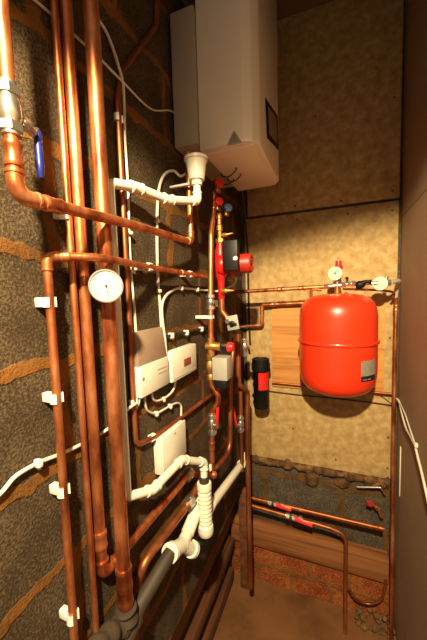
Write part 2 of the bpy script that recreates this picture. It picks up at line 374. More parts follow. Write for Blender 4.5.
# thin pipe that swings over at the top and along the wall below the boxes
X6 = .009
pts6 = [L(157, -40, X6), L(156, 24, X6), L(127, 62, X6), L(118, 84, X6)]
y6 = vert(120, 130, 133, 420, X6)
zz = L(136, 446, X6).z; endp = L(219, 389, X6)
pipe('thin copper pipe swinging over near the boiler and passing below the white boxes', [L(158, -60, X6), L(156, 26, X6), L(121, 72, X6), (X6, y6, L(118, 100, X6).z), (X6, y6, zz), L(156, 436, X6), endp], .0075, copper_dull, bend=[.07, .05, .05, .03, .03])
saddle('white clip near the top of the thin swinging pipe', (X6, y6, L(119, 119, X6).z), .0077)
saddle('white clip on the thin swinging pipe, left of the white boxes', (X6, y6, L(130, 404, X6).z), .0077)
saddle('white clip on the thin swinging pipe, over the square junction box', L(152, 437.5, X6), .0077, L(165, 430, X6)-L(152, 438, X6))

# ================================================================== WHITE WASTE PIPE with funnel
XW = .0285
fun = V((.085, .865, 0)); fz = CAM+sight(196, 158)*((fun.y)/sight(196, 158).y); fun.x = fz.x; ft = fz.z
fb = (CAM+sight(198, 181)*(fun.y/sight(198, 181).y)).z
elz = (CAM+sight(199, 201)*(fun.y/sight(199, 201).y)).z
t = thing('drain_funnel', 'white plastic funnel cup hanging under the boiler corner', 'funnel', (fun.x, fun.y, fb))
hh = ft-fb
MB().lathe((fun.x, fun.y, fb), (0, 0, 1), [(.0165, -.012), (.0165, 0), (.024, .003), (.0275, hh*.5), (.033, hh*.86), (.0365, hh*.87), (.0365, hh), (.033, hh), (.025, .01), (.011, .004), (.011, -.008)], 28).build('cup', white_pvc, t)
MB().span((.0, fun.y+.008, fb-.002), (fun.x-.01, fun.y+.02, fb+.004)).build('bracket', white, t)
wy = L(113, 250, XW).y
w2 = L(204, 462, .09); w3 = L(204, 478, .09)
zt_, zb_w = L(108, 182, XW).z, L(126, 498, XW).z
pW = [V(p) for p in [(fun.x, fun.y, fb-.006), (fun.x, fun.y, elz), L(168, 200, .065), L(136, 187.5, .04), (XW, wy, zt_), (XW, wy, zb_w), L(153, 489.5, .052), L(182, 459.5, .064), w2, w3]]
pipe('white waste pipe from the funnel, dropping behind the dial pipe to the trap', pW, .0115, white_pvc,
     bend=[.013, .02, .02, .016, .016, .02, .02, .013], elbows=(0, 1, 2, 5, 6, 7), name='waste_pipe')
# trap
tA = w3+V((0, 0, .006)); ax = V((0, 0, -1)); tb = V((tA.x, tA.y, L(206, 534, .09).z)); ln = tA.z-tb.z
t = thing('waste_trap', 'white ribbed plastic trap hanging below the end of the white waste pipe', 'trap', tb)
MB().lathe(tA, ax, [(.0155, 0), (.0165, .002), (.0165, .022), (.0155, .024)], 24).build('collar', grey_waste, t, 'grey threaded collar')
pr = [(.016, .020), (.0235, .022), (.0245, .03), (.0245, .042), (.0215, .045)]
k0 = .05
while k0 < ln-.042:
    pr += [(.0205, k0), (.0232, k0+.004), (.0232, k0+.008), (.0205, k0+.011)]; k0 += .0145
MB().lathe(tA, ax, pr+[(.0195, ln-.038)], 26).build('ribbed_body', white_pvc, t)
MB().lathe(tA, ax, [(.0195, ln-.04), (.0255, ln-.034), (.027, ln-.02), (.0255, ln-.006), (.02, ln+.002), (.008, ln+.006), (0, ln+.006)], 26).build('cap', white_pvc, t)
# black elbow under trap and white tee
te = L(182, 545, .07)
j0 = V((tA.x, tA.y, tb.z+.004))
t = thing('waste_tee', 'white plastic waste tee beside the foot of the trap', 'pipe fitting', te)
ga = L(170, 553, .07); gb = L(187, 534, .067)
d1 = (ga-te).normalized(); d2 = (gb-te).normalized()
m = MB(); m.tube([te-d1*.002, ga], .0205, 20); m.lathe(ga-d1*.016, d1, [(.021, 0), (.0255, .002), (.0255, .018), (.021, .02)], 24)
m.tube([te, gb], .0185, 20); eb = L(193, 549.5, .082); mm = (eb-te).normalized(); m.tube([te, eb], .019, 20); m.lathe(eb-mm*.016, mm, [(.0195, 0), (.0245, .002), (.0245, .016), (.02, .018)], 24)
m.ball(te, .0215); m.build('tee_body', white_pvc, t)
m = MB(); n = 14; a, b = gb, L(201, 499, .055); pts = [a.lerp(b, i/(n*2)) for i in range(n*2+1)]
m.tube(pts, [.0205 if i % 2 else .0158 for i in range(n*2+1)], 20).build('ribbed_branch', white_pvc, t, 'ribbed flexible branch')
pipe('short black plastic bend between the ribbed trap and the white tee', [j0+V((0,0,-.012)), V((j0.x, j0.y, tb.z-.042)), eb-mm*.004], .0178, black, bend=.022, name='waste_elbow')
g2 = L(140, 604, .05)
pipe('fat grey waste pipe sloping down from the white tee', [ga-d1*.004, g2, L(118, 655, .05), L(100, 700, .04)], .019, grey_waste, bend=.05, name='waste_pipe', sleeves=[(1, .6)])
# second white waste
a, b = L(212, 504, .075), L(243, 462, .075)
pipe('short fat white waste pipe slanting up behind the trap', [L(205, 520, .07), a, b, b+V((-.0, .03, .03))], .0165, white_pvc, bend=.02, elbows=(1,), name='waste_pipe')

# ================================================================== BOILER
t = thing('wall_boiler', 'large white wall hung boiler at the top of the left wall', 'boiler', (0, 1.11, 2.185))
bz, bt = 2.185, 2.86
poly = [(.094, .905), (.236, .905), (.262, .918), (.279, .948), (.279, 1.28), (.262, 1.305), (.236, 1.318), (.094, 1.318)]
m = MB(); m.prism([(x, y, bz) for x, y in poly], (0, 0, bt-bz), .004); m.build('casing', enamel, t)
m = MB(); m.span((.012, .893, bz+.02), (.092, 1.31, L(182, 12, .05).z), .004); m.build('rear_frame', enamel_grey, t, 'greyer rear frame')
MB().span((.0005, .93, bt-.12), (.012, 1.29, bt-.06)).build('wall_bracket', grey_metal, t)
m = MB(); m.span((.1, .93, bz-.004), (.262, 1.3, bz+.002), .001); m.build('underside_plate', enamel, t)
# badge recess on the front face
y0, y1 = 1.03, 1.14
pb = [CAM+sight(px, py)*((.2795-CAM.x)/sight(px, py).x) for px, py in [(265, 98), (277, 116), (278, 150), (267, 138)]]
fr_ = MB(); fr_.prism(pb, (.0025, 0, 0), .0008); fb_ = fr_.build('control_window', black, t, 'dark control window')
cpt = sum(pb, V())/4
pin = [cpt+(p-cpt)*.72+V((.0026, 0, 0)) for p in pb]
MB().prism(pin, (.001, 0, 0)).build('window_inlay', grey_lid, fb_)
tri = [CAM+sight(px, py)*((.905)/sight(px, py).y) for px, py in [(234, 130), (242.5, 143), (226.5, 146)]]
s_ = MB().prism(tri, (0, -.0006, 0)).build('warning_sticker', enamel_grey, t, 'brown triangular warning sticker')
c3 = sum(tri, V())/3; tin = [c3+(p-c3)*.78+V((0, -.0006, 0)) for p in tri]
MB().prism(tin, (0, -.0004, 0)).build('sticker_inner', label_grey, s_)
m = MB()
m.box(c3+V((0, -.0014, .001)), (.003, .0006, .011)); m.box(c3+V((0, -.0014, -.008)), (.003, .0006, .003)); m.build('sticker_mark', grey_lid, s_)
# wires and hooks under the boiler
for k, (px, py, q2) in enumerate([(222, 176, (236, 170)), (228, 180, (240, 176)), (219, 182, (233, 181))]):
    def U(px, py): d = sight(px, py); return CAM+d*((bz-.012-CAM.z)/d.z)
    a_, b_ = U(px, py), U(*q2); m_ = (a_+b_)/2+V((0, 0, -.012))
    MB().tube(smooth_path([a_+V((0, 0, .01)), a_, m_, b_, b_+V((0, 0, .01))]), .0022, 8).build('loose_wire', black_rubber, t)
# flue
t = thing('boiler_flue', 'round flue duct from the boiler top to the back wall', 'flue', (.19, 1.2, 2.862))
MB().tube(fillet([(.19, 1.2, 2.862), (.19, 1.2, 2.96), (.19, D, 2.96)], .06)[0], .05, 24).build('duct', enamel_grey, t)
MB().lathe((.19, 1.2, 2.862), (0, 0, 1), [(.06, 0), (.06, .012), (.052, .014)], 24).build('collar', enamel_grey, t)

# ================================================================== BOXES on the left wall
def wallbox(name, label, tl, br, depth, mat, off=0.0, cat='box', extra=None):
    a, b = L(*tl, depth), L(*br, depth)
    y0, y1, z0, z1 = a.y, b.y, b.z, a.z
    root = thing(name, label, cat, (off, (y0+y1)/2, z0))
    return root, y0, y1, z0, z1
bx, y0, y1, z0, z1 = wallbox('wiring_box', 'white wiring box with a grey brown lid, left of the small programmer', (135.5, 369), (169.5, 383.5), .03, white, cat='control box')
m = MB(); m.span((.001, max(y0, y6+.0095), z0), (.03, y1, z1), .003); m.build('case', white, bx)
zt = L(131, 334, .024).z
m = MB(); m.prism([(.001, y6+.0095, z1), (.027, y6+.0095, z1), (.016, y6+.0095, zt), (.001, y6+.0095, zt)], (0, y1-y6-.012, 0), .0015); m.build('lid', grey_lid, bx, 'grey brown sloping lid')
lm = MB()
for k in range(2): lm.span((.0295, y1-.06, z0+.055-.012*k), (.0307, y1-.012, z0+.058-.012*k))
lm.build('vent_slot', enamel_grey, bx)
MB().lathe((.0295, y0+.03, z0+.05), (1, 0, 0), [(.005, 0), (.005, .0015), (.003, .002)], 14).build('screw', grey_metal, bx)
bx2, a0, a1, b0, b1 = wallbox('programmer_box', 'small white programmer with a brown display window, right of the wiring box', (171.5, 352.5), (197, 369.5), .03, white, cat='control box')
m = MB(); m.span((.001, a0, b0), (.03, a1, b1), .0035); m.build('case', white, bx2)
wa, wb = L(184, 359.5, .0305), L(191, 363.5, .0305)
MB().span((.029, wa.y, wb.z), (.0312, wb.y, wa.z), .0006).build('display_window', window_brown, bx2, 'brown display window')
MB().span((.029, a0+.01, b0+.007), (.0308, a1-.01, b0+.0095)).build('groove', enamel_grey, bx2)
bx3, c0_, c1_, d0, d1_ = wallbox('junction_box', 'square white junction box above the slanting waste pipe', (162.5, 440), (186.5, 452.5), .034, white, cat='junction box')
MB().span((.001, c0_, d0), (.026, c1_, d1_), .004).build('base_box', white, bx3)
MB().span((.0262, c0_-.002, d0-.002), (.034, c1_+.002, d1_+.002), .003).build('cover', white, bx3)
for zz_ in (d0+.012, d1_-.012):
    MB().lathe((.0339, (c0_+c1_)/2, zz_), (1, 0, 0), [(.004, 0), (.004, .001), (.002, .0012)], 12).build('screw', chrome, bx3)

# ================================================================== CABLES on the left wall
cw = .0048
cable('thin pale cable stretched slantwise across the top left of the wall to the boiler', [L(20, -12, cw), L(60, 22, cw), L(99, 58, .012), L(112, 71, .022), L(122, 81, .022), L(151, 109, cw), L(171, 111, cw), V((.03, .9, 0))*1+V((0, .02, L(172, 111, .03).z))], .0026)
cable('pale cable curving down behind the tall pipes to the wiring box', [L(92, 12, cw), L(104, 28, cw), L(112, 46, .012), L(119, 68, .022), L(123, 84, .02), L(124, 102, cw), L(125, 140, cw), L(128, 190, cw), L(129, 233, cw), L(131, 272, cw), L(134, 305, cw), L(137, 345, cw), L(139, 362, cw+.004)], .0036)
cable('white cable looping from the boiler corner down between the two control boxes', [V((.03, 1.0, 2.196)), L(182, 176, .03), L(174, 171, .014), L(166, 173, cw), L(160, 184, cw), L(157.5, 205, cw), L(157, 240, cw), L(158, 280, cw), L(160, 305, cw), L(162, 340, cw), L(163.5, 366, cw), L(164, 374, cw)], .0042)
cable('white cable from the pump curving over and down between the two control boxes', [L(236, 277, .12), L(235, 283, .11), L(229, 287, .085), L(219, 291, .05), L(208, 290.5, .012), L(197, 289.5, cw), L(181, 288, cw), L(170, 292, cw), L(163, 301, .016), L(162, 315, .016), L(165, 340, .017), L(167, 366, .017), L(167.5, 373, .017)], .0042)
bl = [L(163, 338, .008), L(171, 335.5, .008), L(186, 332.5, .008), L(201, 329, .008), L(210, 326, .01), L(218, 323, .02)]
cable('black cable in three white clips above the programmer', bl, .005, black_rubber)
cable('second black cable bending down beside the brass valve', [L(203, 329, .009), L(207, 333, .009), L(208, 345, .009), L(207.5, 360, .009), L(207, 372, .01)], .004, black_rubber)
cable('white cable loop joining the programmer to the wiring box', [L(152, 393, .015), L(152.5, 398, .015), L(156, 401, .012), L(163, 399, .01), L(170, 394, .01), L(174, 388, .012), L(175.5, 380, .018)], .0034)
cable('white cable from the wiring box down to the junction box', [L(145, 394, .02), L(145, 403, .014), L(148, 411, .01), L(156, 413.5, .008), L(163, 410, .008), L(170, 406, .008), L(177, 403, .008), L(181, 406, .008), L(181, 418, .01), L(181, 430, .014)], .0034)
cable('short white cable tail at the left bottom of the wiring box', [L(140, 396, .02), L(139, 402, .012), L(136, 409, .008), L(133, 413, .008)], .0034)
cable('white cable sagging across the lower left of the block wall', [L(-25, 512, .006), L(0, 494, .006), L(16, 476, .006), L(38, 463, .006), L(58, 455, .006), L(78, 446, .006), L(105, 431, .006), L(116, 421, .014), L(128, 409, .0215), L(137, 403, .0215)], .0038)
for (p, q, lab) in [((129, 233), (131, 260), 'white cable clip level with the long copper run, on the cable to the wiring box'), ((131.5, 272), (133, 290), 'white cable clip right of the dial, on the cable to the wiring box'),
                    ((157, 221), (157, 240), 'white cable clip below the funnel branch on the boiler cable'), ((158.5, 291), (159, 300), 'white cable clip on the boiler cable just below the thin copper run'),
                    ((181, 288), (197, 289.5), 'white cable clip on the pump cable, further from the pump'), ((197, 289.5), (208, 290), 'white cable clip on the pump cable, nearer the pump'),
                    ((156, 413.5), (163, 410), 'white cable clip below the wiring box on the cable to the junction box'), ((170, 406), (177, 403), 'white cable clip below the programmer on the cable to the junction box'),
                    ((38, 463), (58, 455), 'white cable clip on the sagging cable at lower left'), ((163, 399), (170, 394), 'white cable clip on the short loop under the programmer')]:
    cclip(lab, L(*p, .008), L(*q, .008)-L(*p, .008), .0042)
for p, lab in zip([(171, 335.5), (186, 332.5), (201, 329)], ['leftmost', 'middle', 'rightmost']):
    cclip('white cable clip on the black cable above the programmer, %s of three' % lab, L(*p, .01), L(201, 329, .01)-L(171, 335.5, .01), .0062, 'clips on the black cable')

# ================================================================== PIPEWORK UNDER THE BOILER
XA = .06
A = lambda px, py, x=XA: L(px, py, x)
# flow pipe
pa = [A(214, 200), A(213.5, 215), A(211, 235), A(210.5, 300), A(211, 346)]
pipe('copper pipe dropping from the red boiler tap past the red pump to a brass valve', [V((pa[0].x, pa[0].y, pa[0].z+.03))]+pa, .0098, copper, bend=.05, sleeves=[(1, .35)])
saddle('white clip on the copper pipe left of the square nickel bracket', A(210.7, 317), .0098, (0, 0, 1), .012)
lever_valve('nickel valve below the pump on the left copper pipe', A(210.5, 302), (0, 0, 1), .0098, (.3, -.3, -.9), (.9, -.4, 0), chrome, chrome, .02, name='isolating_valve', body=.055)
def boiler_tap(label, p, mat, big=True):
    p = V(p); t = thing('boiler_tap', label, 'valve', p-V((0, 0, .03)))
    MB().lathe(p-V((0, 0, .03)), (0, 0, 1), [(.009, 0), (.013, .002), (.013, .012), (.0105, .014), (.0105, .03), (.014, .032), (.014, .046), (.009, .048)], 20).build('body', brass, t)
    m = MB(); h0 = p+V((.013, -.012, 0)); nv = V((.7, -.7, .1)).normalized()
    m.lathe(h0-nv*.006, nv, [(.005, -.006), (.006, 0)]+[(.0145, .001), (.0155, .006), (.0145, .013), (.01, .0145), (0, .0145)], 16)
    for k in range(6):
        ff = frame(nv); m.ball(h0+nv*.002+ff@V((math.cos(k*math.pi/3), math.sin(k*math.pi/3), 0))*.0135, .005)
    m.build('handle', mat, t); return t
boiler_tap('red boiler tap highest under the boiler, beside the dangling wires', A(217, 185, .075), red_plastic)
boiler_tap('red boiler tap hanging just below the highest red tap', A(217, 203, .065), red_plastic)
boiler_tap('pale blue handled tap under the boiler right of the red taps', L(226, 209, .075), blue_pale)
# pump line
XB = .085
Bp = lambda px, py, x=XB: L(px, py, x)
pt = Bp(220, 240); yb = pt.y
def VB(px, py): d = sight(px, py); return CAM+d*(yb/d.y)
zc = lambda py: VB(221, py).z
xb = VB(220.5, 262).x
t = thing('pump_riser', 'brass fitting stack with a cone shaped drain spout above the red pump', 'pipe fitting', (xb, yb, zc(243)))
m = MB(); za_, zb_ = zc(243), zc(213)
hA = zb_-za_
m.lathe((xb, yb, za_), (0, 0, 1), [(.013, 0), (.0145, .003), (.0145, hA*.1), (.009, hA*.14), (.009, hA*.4), (.0125, hA*.42), (.0125, hA*.58), (.008, hA*.62), (.008, hA*.8), (.011, hA*.82), (.011, hA*.92), (.006, hA)], 20).build('stack', brass, t)
cy = zc(236)
MB().lathe((xb+.005, yb-.003, cy), (1, 0, .1), [(.007, 0), (.0085, .012), (.0085, .02), (.005, .024), (.0025, .05), (0, .051)], 16).build('drain_spout', brass, t)
m = MB(); union(m, (xb, yb, za_+.008), (0, 0, 1), .017, .014); m.build('nut', brass, t)
pz0, pz1 = zc(282), zc(246)
t = thing('circulating_pump', 'red circulating pump with black terminal box, below the boiler', 'pump', (xb, yb, zc(300)))
m = MB(); hp = pz1-pz0
m.lathe((xb, yb, zc(299)), (0, 0, 1), [(.011, 0), (.0125, .002), (.0125, zc(284)-zc(299)), (.014, zc(280)-zc(299)), (.02, zc(275)-zc(299)), (.022, zc(262)-zc(299)), (.02, zc(250)-zc(299)), (.0145, zc(246)-zc(299)), (.0145, zc(243.5)-zc(299)), (.011, zc(243)-zc(299))], 24)
zm = VB(246, 263.5).z
m.lathe((xb-.006, yb, zm), (1, 0, 0), [(.03, 0), (.04, .004), (.042, .012), (.042, .024), (.038, .03)], 28)
m.build('casting', red_cast, t)
xm0, xm1 = VB(239, 262).x, VB(252, 262).x
m = MB(); m.lathe((xb+.022, yb, zm), (1, 0, 0), [(.034, 0), (.036, .002), (.036, xm1-xb-.03), (.0335, xm1-xb-.024), (.032, xm1-xb-.022), (.026, xm1-xb-.022), (.026, xm1-xb-.025), (0, xm1-xb-.025)], 32); m.build('motor', red_motor, t, 'dark red motor shell')
MB().lathe((xm1-.006, yb, zm), (1, 0, 0), [(.024, 0), (.024, .002), (.008, .0025), (.007, .006), (0, .006)], 24).build('end_plate', black, t)
tb0, tb1 = VB(228, 272), VB(242, 242)
m = MB(); m.span((tb0.x, yb-.062, tb0.z), (tb1.x, yb-.03, tb1.z), .003); tb_ = m.build('terminal_box', black, t, 'black terminal box')
kn = VB(236, 258.5); kx = CAM+sight(235.5, 258.5)*((yb-.062)/sight(235.5, 258.5).y)
m = MB(); m.lathe(kx, (0, -1, 0), [(.0085, -.001), (.0085, .004), (.007, .007), (0, .007)], 20); m.box(kx+V((0, -.008, 0)), (.003, .004, .014), .0006); m.build('speed_knob', white, tb_, 'white speed knob')
# below pump: red flange valve, brass cone, copper bend
bend_p = [(xb, yb, zc(299)), (xb, yb, zc(311)), VB(228, 319), VB(236, 322)]
pipe('short copper bend below the pump leading to the square nickel bracket', bend_p, .0108, copper_dull, bend=.02)
t = thing('drain_cock', 'brass cone shaped drain cock pointing right just below the pump', 'valve', VB(227, 292))
m = MB(); q0 = VB(223, 291)+V((0, -.014, 0)); m.lathe(q0, (1, -.1, 0), [(.007, 0), (.0085, .004), (.0085, .016), (.0105, .018), (.009, .022), (.003, .05), (0, .051)], 18).build('spout', brass, t)
union_m = MB(); union(union_m, q0+V((.004, 0, 0)), (1, -.1, 0), .0125, .008); union_m.build('nut', brass, t)
# square nickel valve head
XC = lambda px, py: VB(px, py)
t = thing('valve_bracket', 'square bright metal valve plate with a black knob below the pump', 'valve', VB(235, 329))
pc = VB(235, 322)+V((0, -.03, 0)); rm = M.Rotation(math.radians(-10), 3, 'Y')
MB().box(pc, (.046, .006, .054), .0012, rm).build('plate', grey_metal, t)
m = MB(); m.lathe(pc+V((.0, -.002, -.003)), (-.1, -1, -.1), [(.011, 0), (.011, .006), (.007, .008), (.007, .014), (0, .014)], 20); m.box(pc+V((.008, -.012, -.004)), (.022, .007, .007), .0015, rm); m.build('knob', black, t)
m = MB(); m.cyl(pc+V((-.012, -.002, .004)), pc+V((-.014, -.018, .006)), .0075); m.hexn(pc+V((-.022, -.006, .006)), pc+V((-.016, -.01, .006)), .009); m.build('spindle', chrome, t)
# brass bypass valve with red cap, then actuator
t = thing('bypass_valve', 'brass bypass valve with black neck and red cap, above the grey actuator', 'valve', A(210, 352))
v0 = A(208, 346, .068); ya = v0.y
def VA(px, py, dy=0): d = sight(px, py); return CAM+d*((ya+dy)/d.y)
a_, b_ = VA(206, 346), VA(221, 346); ln = b_.x-a_.x
m = MB(); m.lathe(a_, (1, 0, 0), [(.011, 0), (.0135, .002), (.0135, ln*.25), (.017, ln*.3), (.017, ln*.55), (.0145, ln*.62), (.0145, ln), (.012, ln+.001)], 22)
vz = V((VA(211, 346).x, ya, VA(211, 338).z)); m.cyl(vz, V((vz.x, ya, VA(211, 356).z)), .0125); m.build('body', brass, t)
c_ = VA(228, 347); MB().lathe(b_, (1, 0, 0), [(.0125, 0), (.0165, .002), (.0165, (c_.x-b_.x)*.8), (.0135, c_.x-b_.x)], 22).build('neck', black, t)
e_ = VA(233, 347); MB().lathe(c_, (1, 0, 0), [(.014, -.002), (.0175, .001), (.0175, .01), (.015, .019), (0, .02)], 22).build('cap', red_plastic, t, 'red cap')
t = thing('motorised_valve', 'grey metal motorised valve box on a brass body, below the red cap', 'valve', VA(212, 381))
q0, q1 = VA(214, 379, -.02), VA(226.5, 357.5, -.02)
MB().span((q0.x, ya-.035, q0.z), (q1.x+.006, ya+.03, q1.z), .003).build('actuator_box', grey_metal, t)
m = MB(); xa = VA(210.5, 368).x; z0_, z1_ = VA(210, 380).z, VA(210, 354).z; hh = z1_-z0_
m.lathe((xa, ya, z0_), (0, 0, 1), [(.011, 0), (.0135, .002), (.0135, hh*.2), (.011, hh*.24), (.016, hh*.35), (.016, hh*.65), (.011, hh*.75), (.0135, hh*.8), (.0135, hh-.002), (.011, hh)], 22)
m.cyl((xa, ya, z0_+hh*.5), (q0.x+.002, ya, z0_+hh*.5), .01); m.build('body', brass, t)
MB().span((q0.x+.004, ya-.03, q0.z-.03), (q1.x, ya+.025, q0.z-.001), .003).build('actuator_base', black, t)
# S bend pipe below
sb = [V((xa, ya, z0_+.004)), VA(212, 386), VA(218.5, 396), VA(218, 403), VA(211.5, 412), V((VA(211.5, 421).x, ya, VA(211.5, 421).z)), VA(212, 462)]
pipe('wavy copper pipe below the grey motorised valve', sb, .0095, copper, bend=.03, sleeves=[(5, .6)])
lever_valve('nickel lever valve with red handle on the wavy copper pipe', VA(212, 424), (0, 0, 1), .0095, (.12, -.1, 1), (.8, -.5, 0), red_plastic, chrome, .075, body=.075)
lever_valve('nickel lever valve with red handle, right of the dark riser', L(240.5, 424, .085), (0, 0, 1), .0095, (-.1, -.1, 1), (-.4, -.9, 0), red_plastic, chrome, .09, body=.07)
# risers
pC = [L(234, 338, .08), L(230.5, 380, .08), L(230, 450, .08), L(218, 466, .07), L(206, 474, .045), n1]
pipe('dark copper riser between the two red lever valves, bending along the wall at its foot', pC, .0095, copper_dull, bend=[.05, .05, .05, .04])
m = MB(); dd = (n1-L(100, 578, .036)).normalized()
un = thing('union_nut', 'bright union nut on the upper of the two slanting low copper pipes', 'pipe fitting', n1)
m.hexn(n1-dd*.012, n1+dd*.004, .02); m.lathe(n1+dd*.004, dd, [(.016, 0), (.019, .002), (.019, .014), (.013, .016)], 18); m.build('nut', chrome, un)
n2 = L(188, 504, .045)
s2 = [n2+V((0, .12, .02)), n2, L(145, 561, .03), L(138, 580, .02), L(136, 604, .016), L(134, 640, .014)]
pipe('dull copper pipe slanting below the upper one, behind the foot of the dial pipe', s2, .0118, copper_dull, bend=.04)
dd = (n2-L(145, 561, .03)).normalized(); un = thing('union_nut', 'bright union nut on the lower of the two slanting low copper pipes', 'pipe fitting', n2)
MB().hexn(n2-dd*.012, n2+dd*.006, .021).lathe(n2+dd*.006, dd, [(.016, 0), (.02, .002), (.02, .016), (.013, .018)], 18).build('nut', chrome, un)
pipe('copper tail from the wavy pipe down behind the trap', [VA(212, 462), V((VA(212, 470).x-.004, ya+.01, VA(212, 474).z)), n2+V((0, .12, .02))], .0092, copper_dull, bend=.02)
t = thing('drain_tap', 'small round copper drain tap right of the trap top', 'valve', L(214, 474, .09))
c_ = L(214, 474, .09); m = MB(); m.lathe(c_-V((.014, 0, 0)), (1, -.3, 0), [(.006, 0), (.006, .006), (.012, .009), (.013, .018), (.009, .024), (.004, .027), (0, .027)], 18).build('body', copper, t)
MB().lathe(L(210.5, 470, .09), (0, 0, 1), [(.005, 0), (.005, .018), (.004, .02), (0, .02)], 12).build('cap', white, t, 'white cap')
# thick riser D in the corner
XDc = .1
d_ = [L(238, 334, .075), L(238, 372, .075), L(247.5, 396, XDc), L(247, 430, XDc), L(246.5, 545, XDc)]
yD = (d_[2].y+d_[3].y)/2
pipe('thick dull copper riser in the back corner, jogging right beside the black filter', [(V((d_[0].x, d_[0].y, d_[0].z))), L(238.5, 384, .075), L(247.5, 392, XDc), V((d_[3].x, d_[3].y, d_[3].z)), V((d_[3].x, d_[3].y, .25))], .0128, copper_dull, bend=[.025, .03, .05])
ex = L(240.5, 400, .085)
pipe('short copper pipe above and below the right hand red lever valve', [V((ex.x, ex.y, L(240, 392, .085).z)), V((ex.x, ex.y, L(240, 440, .085).z)), V((ex.x, ex.y, L(240, 475, .085).z))], .0092, copper_dull)
lever_valve('nickel valve beside the black filter top, at the corner riser', L(244.5, 347, .11), (0, 0, 1), .009, (.3, -.3, -1), (.8, -.6, 0), black, chrome, .03, name='isolating_valve', body=.075)
cable('black cable hanging down the back corner from the boiler', [(.11, 1.31, 2.2), (.09, 1.42, 2.14), (.05, 1.6, 2.05), (.045, 1.635, 1.95), (.045, 1.635, 1.6), (.05, 1.63, 1.45)], .0055, black_rubber)

# ================================================================== BACK WALL PIPES
yk = .13
k1 = [B(232, 292, yk), B(330, 286, yk)]
vc = V((.502, 1.463, 0)); vz_top = 1.722
tee = V((vc.x, vc.y, B(337, 285.5, D-vc.y).z))
K = lambda px, py, y=vc.y: B(px, py, D-y)
pipe('copper pipe running along the back wall to the fittings over the red tank', [K(234, 292), K(262, 290.5), K(328, 286.5)], .0092, copper, sleeves=[(1, .3), (1, .62)])
kk = lambda px, py: B(px, py, .05)
pipe('copper dogleg pipe on the back wall passing behind the red tank', [kk(238, 327), kk(262, 325), kk(262, 305), kk(313, 302.5)], .009, copper, bend=.014, elbows=(0, 1), sleeves=[(2, .25)])
pipe('small copper hook of pipe left of the tank neck', [K(322, 290), K(311, 288.5), K(311, 297), K(311.5, 300)], .0065, copper_dull, bend=.016)
# tank
t = thing('expansion_tank', 'big red expansion tank on the back wall plywood', 'tank', (vc.x, vc.y, 1.262))
Rv = .1645; b0_ = 1.262; T_ = vz_top-b0_; zs = K(338, 346, vc.y-.165).z-b0_+.0
prof = [(0, 0), (.05, .003), (.1, .014), (.135, .032), (.155, .058), (.162, .09), (Rv, .12), (Rv, zs-.006)]
top_ = [(Rv, zs+.006), (Rv, T_-.1), (.1615, T_-.075), (.153, T_-.046), (.132, T_-.022), (.1, T_-.008), (.05, T_-.001), (0, T_)]
MB().lathe((vc.x, vc.y, b0_), (0, 0, 1), prof+top_, 64).build('shell', red, t)
MB().lathe((vc.x, vc.y, b0_+zs-.007), (0, 0, 1), [(Rv-.003, 0), (Rv+.006, .001), (Rv+.0075, .004), (Rv+.0075, .01), (Rv+.006, .013), (Rv-.003, .014)], 64).build('seam_flange', red, t)
MB().lathe((vc.x, vc.y, vz_top-.006), (0, 0, 1), [(.018, 0), (.016, .006), (.011, .009), (.011, tee.z-vz_top)], 20).build('neck', brass, t)
def curved_label(a0, a1, z0, z1, r, mat, name):
    m = MB(); rs = []
    for k in range(11):
        a = math.radians(a0+(a1-a0)*k/10); c = V((math.sin(a), -math.cos(a), 0))
        rs.append([V((vc.x, vc.y, 0))+c*(r-.001)+V((0, 0, z0)), V((vc.x, vc.y, 0))+c*r+V((0, 0, z0)), V((vc.x, vc.y, 0))+c*r+V((0, 0, z1)), V((vc.x, vc.y, 0))+c*(r-.001)+V((0, 0, z1))])
    return m.rings(rs).build(name, mat, t)
lz1, lz0 = K(368, 361-1, vc.y-.1).z, K(368, 380, vc.y-.1).z
curved_label(33, 62, lz0, lz1, Rv+.0008, label_grey, 'data_label')
curved_label(33, 62, lz0, lz0+(lz1-lz0)*.26, Rv+.0012, ink, 'label_band')
for k in range(2): curved_label(36+8*k, 42+9*k, lz0+.005, lz0+.009, Rv+.0016, label_grey, 'label_print')
# manifold on the tank
t = thing('tank_manifold', 'nickel manifold over the red tank with a white gauge and red cap', 'valve', tee)
m = MB(); m.tube([K(322, 286.8), tee, K(346, 284.5)], .0085, 16); m.hexn(K(324, 286.7), K(329, 286.3), .0135); m.hexn(K(341, 285), K(346, 284.6), .0135); m.cyl(tee-V((0, 0, .02)), tee+V((0, 0, .03)), .0095); m.build('tee_body', chrome, t)
gd = K(335, 273.5, vc.y-.028); gn = V((-.12, -1, .05)).normalized()
m = MB(); m.lathe(gd-gn*.016, gn, [(.018, 0), (.0285, .002), (.0305, .016), (.029, .018), (.027, .018), (.0265, .0155), (0, .0155)], 32); g_ = m.build('gauge_case', chrome, t)
MB().lathe(gd-gn*.0006, gn, [(.0264, 0), (.0264, .001), (0, .001)], 32).build('gauge_face', dial_face, g_)
gf = frame(gn); m = MB(); m.box(gd+gn*.0014+gf@V((.002, .004, 0)), (.0022, .02, .0008), 0, gf@M.Rotation(-.4, 3, 'Z')); m.cyl(gd, gd+gn*.002, .0035)
for k in range(11):
    a = math.radians(-130+26*k); m.box(gd+gn*.0008+gf@V((math.sin(a), math.cos(a), 0))*.021, (.0012, .005, .0006), 0, gf@M.Rotation(-a, 3, 'Z'))
m.build('gauge_needle', ink, g_)
cz = K(338.5, 270); m = MB(); m.lathe(V((K(338.5, 270).x, vc.y, tee.z+.02)), (0, 0, 1), [(.01, 0), (.012, .01), (.012, K(338, 269).z-tee.z-.02)], 18).build('safety_valve_body', brass, t)
